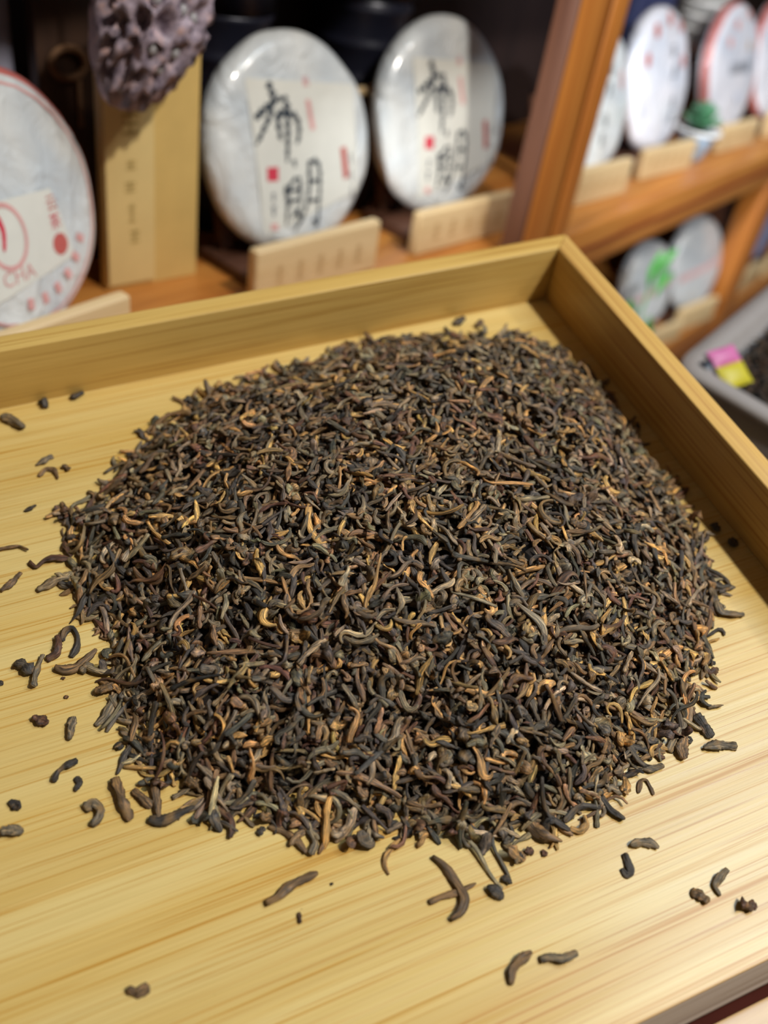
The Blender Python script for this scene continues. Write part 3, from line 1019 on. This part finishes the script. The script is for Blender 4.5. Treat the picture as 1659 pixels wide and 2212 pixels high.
# cake at the left border with a rose ring
c0 = cake(-.646, .110, .012, 15, .0845, 15, [M_WRAP, M_RING],
          'white tea cake with a rose-red border ring, cut by the left picture border', .003, (.92, .99))
R0 = .0845
dec('printed_label', dec_patch(R0, [(-.62, .12), (.40, .05), (.50, -.50), (-.55, -.62)]), M_CREAM, c0, 'cream printed ground')
dec('printed_ring', dec_disc(R0, 0, 0, .875, .855), M_PINKINK, c0, 'thin pink inner ring')
dec('emblem', dec_disc(R0, -.16, -.17, .20, .17, .0003, 1.25), M_PINKINK, c0, 'round red-brown outlined emblem')
dec('emblem', dec_ribbon(R0, [[(-.20, .0), (-.17, -.12), (-.22, -.26)]], .07, .0003), M_REDINK, c0, 'magenta mark inside the emblem')
dec('printed_text', dec_text(R0, '云', .37, -.06, .13, .0003), M_BRICKINK, c0, 'dull red character')
dec('printed_text', dec_text(R0, '茶', .36, -.20, .13, .0003), M_REDINK, c0, 'bright red character')
dec('seal_mark', dec_disc(R0, .36, -.37, .085, 0, .0003), M_BRICKINK, c0, 'round brick red seal')
dec('printed_text', dec_text(R0, 'CHA', -.14, -.47, .16, .0003), M_PINKINK, c0, 'pale pink capital letters')
V, F = [], []
for ang in range(262, 335, 13):
    r = .76
    vv, f2 = dec_patch(R0, [(r * math.cos(math.radians(ang - 2.5)), r * math.sin(math.radians(ang - 2.5))),
                            (r * math.cos(math.radians(ang + 2.5)), r * math.sin(math.radians(ang + 2.5))),
                            ((r - .09) * math.cos(math.radians(ang + 2.5)), (r - .09) * math.sin(math.radians(ang + 2.5))),
                            ((r - .09) * math.cos(math.radians(ang - 2.5)), (r - .09) * math.sin(math.radians(ang - 2.5)))], .0003, 2, 2)
    k = len(V); V += vv; F += [tuple(i + k for i in q) for q in f2]
dec('printed_text', (V, F), M_PINKINK, c0, 'arc of small red characters along the rim')
stand(-.665, .050, 0, 3, 'pale wooden stand under the rose-ringed tea cake', .140, .044, .045)


# upper right bay
def column_cake(c, R, us):
    for i, (u, v) in enumerate(us):
        dec('printed_text', dec_ribbon(R, [[(u - .07, v + .05), (u + .07, v + .06)], [(u, v + .09), (u - .01, v - .08)], [(u - .06, v - .02), (u + .07, v - .01)],
                                            [(u - .07, v - .08), (u + .06, v - .07)]], .042, .0003), M_INK, c, 'dark brush character')


c3 = cake(.1065, .0875, .012, 4.5, .0800, 15, [M_WRAP], 'white tea cake half hidden behind the orange shelf post')
column_cake(c3, .0800, [(.12, .42), (.05, .16), (-.06, -.25), (-.14, -.50)])
dec('printed_text', dec_ribbon(.0800, [[(.50, .35), (.52, .10)]], .09, .0003, False), M_PINKINK, c3, 'pale pink text')
c4 = cake(.2740, .094, .012, 0.3, .0855, 15, [M_WRAPB], 'white tea cake with a dark character column and red rim spots, left of the succulent')
column_cake(c4, .0855, [(.20, .40), (.26, .12), (.30, -.33), (.29, -.55)])
for u, v in [(-.38, .69), (.03, .82), (-.64, .33), (.56, .23), (.45, .72)]:
    dec('printed_spot', dec_disc(.0855, u, v, .075, 0, .0003, 1.3), M_RING, c4, 'faded red round character')
c5 = cake(.4937, .0841, .012, -1.5, .0856, 15, [M_WRAPB, M_RING], 'white tea cake with pink rim and one row of black characters, right of the succulent', .003, (.955, 1.0))
for u, tx in zip((-.30, -.12, .06, .24, .42), '云南普洱茶'):
    dec('printed_text', dec_text(.0856, tx, u, .0 - .03 * u, .20, .0003, .8), M_INK, c5, 'small black character')
for u, v in [(-.43, .42), (-.19, .66), (.28, .80)]:
    dec('printed_spot', dec_disc(.0856, u, v, .08, 0, .0003), M_PINKINK, c5, 'faded pink ornament')
dec('printed_spot', dec_disc(.0856, .36, .33, .05, 0, .0003, 1.5), M_MARK, c5, 'small golden ornament')
dec('printed_text', dec_patch(.0856, [(0, -.35), (.22, -.36), (.22, -.52), (0, -.5)], .0003, 2, 2), plain('pale_grey_ink', (205, 208, 220), .5), c5, 'pale grey small print')
c6 = cake(.665, .082, .012, -1.5, .0856, 15, [M_WRAPB, M_RING], 'white tea cake with pink rim at the right picture border', .003, (.955, 1.0))
stand(.045, .032, 0, -4, 'pale wooden stand in front of the tea cake half hidden by the post', .124, .041, .04)
stand(.232, .0345, 0, -5, 'pale wooden stand under the tea cake with red rim spots', .128, .037, .045)
stand(.466, .0345, 0, -3, 'pale wooden stand under the pink-rimmed tea cake with black characters', .124, .037, .04)
stand(.645, .030, 0, -3, 'pale wooden stand at the right border of the upper board', .124, .037, .04)

# lower bay
c7 = cake(.3556, .0471, -.258, -5.9, .068, 15, [M_WRAPG], 'grey-white tea cake with a pink slanting line on the lower board, beside the green leaves')
c8 = cake(.4987, .0340, -.258, -7.9, .0751, 15, [M_WRAPG], 'grey-white tea cake with a pink slanting line, right one on the lower board')
for c, R in ((c7, .068), (c8, .0751)):
    dec('printed_text', dec_patch(R, [(-.80, -.10), (.78, .06), (.80, -.06), (-.80, -.26)], .0003, 16, 3), plain('pale_rose_ink', (196, 160, 158), .5), c, 'pale rose slanting line of text')
c9 = cake(.84, .06, -.258, -4, .078, 15, [wrap_mat('wrapper_bluish', (150, 165, 205), (110, 130, 180))], 'bluish tea cake behind the lower post at the right border')
stand(.345, .000, -.27, -6, 'pale wooden stand under the tea cake beside the green leaves', .118, .030, .03)
stand(.470, -.003, -.27, -7, 'pale wooden stand under the right tea cake on the lower board', .112, .040, .03)
stand(.715, .004, -.27, 2, 'pale wooden stand just right of the lower post', .10, .040, .03)
stand(.850, .004, -.27, 2, 'pale wooden stand under the bluish tea cake', .12, .040, .03)

# green paper leaves beside the lower cake
gl = empty('leaf_ornament', S(.215, -.002, -.17), 'bright green leafy sprig standing left of the lower tea cakes', 'plant')
for (x, z, r, L) in [(-.02, .00, 150, .05), (.0, .03, 95, .055), (.03, .01, 40, .045), (.035, -.02, -50, .06), (-.015, -.01, 200, .04), (.02, .035, 60, .05)]:
    V, F = [], []
    n = 9
    for i in range(n):
        t = i / (n - 1); w = .011 * math.sin(math.pi * min(1, t * .97 + .03)) ** .8
        V += [(t * L, .004 * math.sin(t * 3), -w), (t * L, -.004 * t, 0), (t * L, .004 * math.sin(t * 3), w)]
        if i:
            k = 3 * i
            F += [(k - 3, k - 2, k + 1, k), (k - 2, k - 1, k + 2, k + 1)]
    me = mesh('leaf', V, F, M_GREENL, True)
    bm = bmesh.new(); bm.from_mesh(me)
    bmesh.ops.solidify(bm, geom=list(bm.faces), thickness=.0006); bm.to_mesh(me); bm.free()
    put('leaf', me, gl, T(x, 0, z) @ RY(-r))
v, f = lathe_vf([(0, -.10), (.0018, -.10), (.0015, .03), (0, .03)], 10)
put('stem', mesh('stem', v, f, M_GREENL, True), gl)

# ------------------------------------------------------------------ things in the left bay
# gold card box
gb = empty('gift_box', S(-.518, .134, 0, -10), 'tall narrow gold card box standing under the lotus pod', 'box')
box('body', (-.034, .045, .0, .010, 0.0, .170), M_GOLDBOX, gb, .0015)
pn = box('front_panel', (-.033, .006, -.0025, -.0001, .004, .164), M_GOLDBOX2, gb, .0008)
pn['label'] = 'paler front panel with faint olive print'
V, F = [], []
for (x, z, w, h) in [(-.013, .096, .008, .008), (-.014, .080, .009, .009), (-.013, .060, .005, .016), (-.011, .042, .008, .012), (-.013, .125, .014, .018)]:
    for (dx, dz_, ww, hh_) in ((0, h * .3, w, h * .16), (0, 0, w * .9, h * .14), (0, 0, w * .15, h), (0, -h * .35, w, h * .15)):
        i = len(V)
        V += [(x + dx - ww / 2, -.0028, z + dz_ - hh_ / 2), (x + dx + ww / 2, -.0028, z + dz_ - hh_ / 2), (x + dx + ww / 2, -.0028, z + dz_ + hh_ / 2), (x + dx - ww / 2, -.0028, z + dz_ + hh_ / 2)]
        F.append((i, i + 1, i + 2, i + 3))
put('printed_text', mesh('printed_text', V, F, M_OLIVE), pn)

# dark wooden box left of it
db = empty('wooden_box', S(-.534, .195, 0, -8), 'tall dark brown wooden box with a tan cord loop, left of the gold box', 'box')
box('body', (-.026, .030, 0, .014, 0, .29), M_DARKBOX, db, .0015)
v, f = [], []
nn, mm = 28, 8
for i in range(nn):
    a = 2 * math.pi * i / nn
    cx, cz = .013 * math.cos(a), .010 * math.sin(a)
    for j in range(mm):
        q = 2 * math.pi * j / mm
        r = .0028
        v.append(((.013 + r * math.cos(q)) * math.cos(a), r * math.sin(q), (.010 + r * math.cos(q)) * math.sin(a)))
for i in range(nn):
    for j in range(mm):
        f.append((i * mm + j, ((i + 1) % nn) * mm + j, ((i + 1) % nn) * mm + (j + 1) % mm, i * mm + (j + 1) % mm))
put('cord_loop', mesh('cord_loop', v, f, M_ROPE, True), db, T(-.004, -.003, .150))
box('cord_tail', (-.002, .002, -.003, -.0003, .105, .140), M_ROPE, db, .0008, M=T(.004, 0, 0))

# grey lilac cloth bag behind, at the left border
gv, gf = [], []
nx_, nz_ = 30, 20
for side in (0, 1):
    for i in range(nx_ + 1):
        for j in range(nz_ + 1):
            x, z = -.06 + .12 * i / nx_, .30 * j / nz_
            bulge = .016 * math.sin(math.pi * i / nx_) ** .5 * (1 - .3 * j / nz_) + .002 * math.sin(i * .9) * (j / nz_)
            gv.append((x, (-bulge if side == 0 else bulge), z))
q = (nx_ + 1) * (nz_ + 1)
for side in (0, 1):
    for i in range(nx_):
        for j in range(nz_):
            k = side * q + i * (nz_ + 1) + j
            ff_ = (k, k + nz_ + 1, k + nz_ + 2, k + 1)
            gf.append(ff_ if side == 0 else ff_[::-1])
bag = put('cloth_bag', mesh('cloth_bag', gv, gf, M_CLOTH, True), None, S(-.622, .225, 0))
tag(bag, 'grey-lilac cloth bag behind the rose-ringed tea cake', 'bag')


# dark tins at the back
def tin(a, d, r, h, label):
    t = empty('tea_tin', S(a, d, 0), label, 'tin', 'dark tins at the back of the left bay')
    prof = [(0, 0), (r, 0)]
    z = 0
    while z < h * .62:
        prof += [(r, z + .002), (r, z + .020), (r + .0022, z + .023), (r + .0022, z + .026), (r, z + .029)]
        z += .03
    prof += [(r, h * .66), (0, h * .66)]
    v, f = lathe_vf(prof, 56)
    put('body', mesh('body', v, f, M_JAR, True), t)
    prof = [(0, h * .662), (r + .003, h * .662), (r + .003, h * .80), (r + .005, h * .81), (r + .003, h * .82), (r + .002, h * .97), (r - .004, h), (0, h)]
    v, f = lathe_vf(prof, 56)
    put('lid', mesh('lid', v, f, M_JAR, True), t)


tin(-.375, .212, .040, .27, 'blue-black ribbed tea tin at the back, behind the left large tea cake')
tin(-.195, .212, .0445, .28, 'wide blue-black ribbed tea tin at the back, between the two large tea cakes')

rb = empty('rimmed_box', S(-.250, .152, 0, -2), 'dark box with a tan rim between the two large tea cakes', 'box')
# slim dark tray-like box standing on edge with a tan rim
box('body', (-.026, .026, 0, .007, 0, .112), M_DARKBOX, rb, .001)
box('rim', (-.027, .027, -.001, .008, .1125, .118), M_BLOCK, rb, .0015)

# ------------------------------------------------------------------ dried lotus pod on the gold box
lp = empty('lotus_pod', S(-.541, .1, .199) @ RX(8) @ RY(22), 'dried purple-grey lotus pod full of holes, hanging in front of the gold box', 'lotus pod')
bm = bmesh.new()
bmesh.ops.create_icosphere(bm, subdivisions=5, radius=1.0)
pod_r = random.Random(4)
holes = []
tries = 0
while len(holes) < 46 and tries < 4000:
    tries += 1
    a = pod_r.uniform(0, 6.28); r = math.sqrt(pod_r.uniform(0, .95))
    p = Vector((r * math.cos(a), -math.sqrt(max(0, 1 - r * r)), r * math.sin(a))).normalized()
    if all((p - h[0]).length > .30 for h in holes): holes.append((p, pod_r.uniform(.12, .19)))
for vtx in bm.verts:
    p = vtx.co.normalized()
    dsp = 0.0
    for h, hr in holes:
        dd_ = (p - h).length
        if dd_ < hr: dsp -= .42 * (1 - (dd_ / hr) ** 2) ** .5
        elif dd_ < hr * 1.6: dsp += .06 * (1 - abs(dd_ / hr - 1.25) / .35)
    dsp += .03 * math.sin(p.x * 9 + 1) * math.sin(p.z * 8) + .02 * math.sin(p.x * 23 + p.z * 17)
    q = p * (1 + dsp)
    taper = 1 - .22 * max(0, -q.z)
    vtx.co = Vector((q.x * .041 * taper, q.y * .026, q.z * .056))
me = bpy.data.meshes.new('pod_body'); bm.to_mesh(me); bm.free()
mp_, nt_, b_ = new_mat('lotus_pod_skin')
n_ = noise(nt_, mapped(nt_, (120, 120, 120)), 1, 3, .6)
nt_.links.new(ramp(nt_, n_, [(.35, lin((96, 82, 94))), (.55, lin((160, 144, 154))), (.7, lin((190, 156, 150)))]), b_.inputs['Base Color'])
b_.inputs['Roughness'].default_value = .6
bump(nt_, n_, .5, .001, b_)
me.materials.append(mp_)
me.polygons.foreach_set('use_smooth', [True] * len(me.polygons))
put('pod_body', me, lp)
for i, (h, hr) in enumerate(holes):
    if i % 3 == 0 or i < 4:
        v, f = lathe_vf([(0, -.0042), (.0026, -.003), (.0036, 0), (.0026, .003), (0, .0042)], 14)
        q = Vector((h.x * .041, h.y * .026, h.z * .056)) * .86
        put('seed', mesh('seed', v, f, M_SEED, True), lp, T(*q))

v, f = lathe_vf([(0, .05), (.0016, .05), (.0016, .222), (0, .222)], 10)
put('hanging_cord', mesh('hanging_cord', v, f, M_ROPE, True), lp, T(0, 0, .0) @ RY(-22) @ RX(-8))

# ------------------------------------------------------------------ upper right: jar, bowls, succulent
v, f = lathe_vf([(0, 0), (.022, 0), (.030, .012), (.034, .035), (.030, .062), (.018, .078), (.016, .086), (.020, .090), (.016, .091), (0, .088)], 40)
jar = put('ceramic_jar', mesh('ceramic_jar', v, f, M_CERAM, True), None, S(.515, .165, 0))
tag(jar, 'small tan ceramic jar behind the succulent, under the white bowls', 'jar')
zb = .0925
for k in range(5):
    v, f = lathe_vf([(0, 0), (.014, 0), (.016, .004), (.028, .010), (.037, .019), (.0395, .024), (.037, .0235), (.027, .013), (.014, .0075), (0, .0065)], 40)
    o = put('bowl', mesh('bowl', v, f, M_PORC, True), None, S(.515 + .002 * (k % 2), .165, zb + k * .0165))
    tag(o, ['lowest white bowl of the stack on the tan jar', 'second white bowl from the bottom of the stack', 'middle white bowl of the stack',
            'second white bowl from the top of the stack', 'topmost white bowl of the stack'][k], 'bowl', 'white bowls stacked behind the succulent')
nv_ = box('folded_cloth', (-.07, .05, -.02, .03, 0, .19), M_BLUE, None, .008, 3, S(.40, .20, 0))
tag(nv_, 'navy cloth package behind the tea cake with red spots', 'cloth')

pot = empty('potted_succulent', S(.346, .052, 0) @ Matrix.Scale(1.04, 4), 'small green succulent in a blue and white porcelain pot between two tea cakes', 'plant')
v, f = lathe_vf([(0, 0), (.014, 0), (.0145, .004), (.018, .010), (.024, .028), (.0265, .033), (.0255, .034), (.022, .030), (0, .029)], 40)
me = mesh('pot_body', v, f, [M_BLUEP], True)
put('pot', me, pot)
v, f = lathe_vf([(.0240, .0325), (.0300, .0345), (.0305, .0375), (.0280, .0385), (.0230, .0360), (.0240, .0325)], 40)
put('pot_rim', mesh('pot_rim', v, f, M_PORC, True), pot)['label'] = 'white flared rim'
v, f = lathe_vf([(0, .0292), (.0222, .0310), (.015, .0335), (0, .0345)], 24)
put('soil', mesh('soil', v, f, plain('soil', (70, 60, 45), .9)), pot)
for ringi, (cnt, L, tl, z0) in enumerate([(9, .030, 35, .036), (8, .030, 58, .040), (6, .028, 76, .043)]):
    for k in range(cnt):
        V, F = [], []
        n, m = 8, 8
        for i in range(n):
            t = i / (n - 1)
            w = .0062 * (math.sin(math.pi * (t * .85 + .1)) ** .7); 
            for j in range(m):
                q = 2 * math.pi * j / m
                V.append((t * L, w * math.cos(q), w * .5 * math.sin(q)))
        for i in range(n - 1):
            for j in range(m): F.append((i * m + j, i * m + (j + 1) % m, (i + 1) * m + (j + 1) % m, (i + 1) * m + j))
        F.append(tuple(range(m))[::-1]); F.append(tuple((n - 1) * m + j for j in range(m)))
        put('leaf', mesh('leaf', V, F, M_GREEN, True), pot, T(0, 0, z0) @ RZ(360 / cnt * k + ringi * 20) @ RY(-tl))

# ------------------------------------------------------------------ tub of tea at the right, on a side table
u1 = np.array([.914, .405]); u1 /= np.linalg.norm(u1)
ZR = -0.10
corner = np.array([.143, .0115])
ang = math.degrees(math.atan2(u1[1], u1[0]))
TM = T(corner[0], corner[1], 0) @ RZ(ang)      # x along the far rim, -y towards the viewer
tub = empty('plastic_tub', TM, 'greyish plastic tub of dark tea standing right of the tray', 'tub')
W_, D_ = .34, .24


def ringpath(x0, x1, y0, y1, z, r):
    P = []
    for cx, cy, a0 in ((x1 - r, y1 - r, 0), (x0 + r, y1 - r, 90), (x0 + r, y0 + r, 180), (x1 - r, y0 + r, 270)):
        for k in range(7):
            a = math.radians(a0 + 15 * k)
            P.append((cx + r * math.cos(a), cy + r * math.sin(a), z))
    return P


def loft(rings, cap0=False, cap1=False):
    V = [p for r in rings for p in r]
    n = len(rings[0]); F = []
    for i in range(len(rings) - 1):
        for j in range(n): F.append((i * n + j, i * n + (j + 1) % n, (i + 1) * n + (j + 1) % n, (i + 1) * n + j))
    if cap0: F.append(tuple(range(n))[::-1])
    if cap1: F.append(tuple((len(rings) - 1) * n + j for j in range(n)))
    return V, F


def rp(e, z, r=.018): return ringpath(0 + e, W_ - e, -D_ + e, 0 - e, z, r)


V, F = loft([rp(.030, ZR - .12), rp(.014, ZR - .004), rp(.016, ZR - .004), rp(.032, ZR - .117)], True, True)
put('tub_wall', mesh('tub_wall', V, F, M_TUB, True), tub)
V, F = loft([rp(.013, ZR - .006), rp(.000, ZR - .008), rp(-.001, ZR - .004), rp(.000, ZR), rp(.013, ZR), rp(.0165, ZR - .004)])
put('rim', mesh('rim', V, F, M_TUB, True), tub)
# tea in the tub (countless)
VS, CS = [], []
n2, m2 = 6, 5
for k in range(2600):
    V, _w = rand_leaf(n2, m2)
    x, y = rng.uniform(.026, W_ - .03), rng.uniform(-D_ + .03, -.026)
    V = place(V, np.zeros(3), np.array([rng.normal(0, .3), rng.normal(0, .3), 1]), rng.uniform(0, 6.28))
    zz = ZR - .014 + .010 * math.sin(x * 12) * math.sin(-y * 14)
    VS.append(V + [x, y, zz + rng.uniform(-.002, .002)]); CS.append(leaf_color(rng.choice(['black', 'red', 'brown'])) * .3)
ev = np.array([(x, y, (ZR - .018 + .010 * math.sin(x * 12) * math.sin(-y * 14)) if 1 else 0)
               for i, x in enumerate(np.linspace(.026, W_ - .026, 13)) for j, y in enumerate(np.linspace(-D_ + .026, -.026, 13))])
ef = [[i * 13 + j, (i + 1) * 13 + j, (i + 1) * 13 + j + 1, i * 13 + j + 1] for i in range(12) for j in range(12)]
th_ = put('tub_tea', leaves_mesh('tub_tea', VS, CS, n2, m2, (ev, ef)), None, TM)
tag(th_, 'mass of dark loose tea inside the plastic tub at the right', 'tea leaves', kind='stuff')
# packet in the corner
pk = empty('tea_packet', TM @ T(.034, -.029, ZR - .002) @ RZ(-20) @ RX(-68) @ Matrix.Scale(.6, 4), 'small pink, yellow and black packet lying on the tea in the tub corner', 'packet')


def pillow(x0, x1, z0, z1, th, mat, name, parent):
    V, F = [], []
    n = 10
    for sd in (-1, 1):
        for i in range(n + 1):
            for j in range(n + 1):
                s, t = i / n, j / n
                V.append((x0 + (x1 - x0) * s, sd * th * (math.sin(math.pi * s) * math.sin(math.pi * t)) ** .5, z0 + (z1 - z0) * t))
    q = (n + 1) ** 2
    for sd in (0, 1):
        for i in range(n):
            for j in range(n):
                k = sd * q + i * (n + 1) + j
                ff_ = (k, k + n + 1, k + n + 2, k + 1)
                F.append(ff_ if sd == 0 else ff_[::-1])
    return put(name, mesh(name, V, F, mat, True), parent)


pillow(-.022, .022, -.030, .002, .006, M_YELP, 'yellow_panel', pk)
pillow(-.022, .022, .002, .026, .005, M_PINKP, 'pink_panel', pk)
pillow(-.040, -.021, -.008, .016, .004, M_BLACKP, 'black_flap', pk)

tb = empty('side_table', TM @ T(W_ / 2, -D_ / 2, 0), 'small wooden table carrying the plastic tub', 'table')
box('tabletop', (-.16, .16, -.12, .11, ZR - .139, ZR - .1205), M_SHELF, tb, .002)
for sx in (-1, 1):
    for sy in (-1, 1):
        box('leg', (sx * .14 - .014, sx * .14 + .014, sy * .095 - .014, sy * .095 + .014, -.86, ZR - .139), M_SHELF, tb, .002)
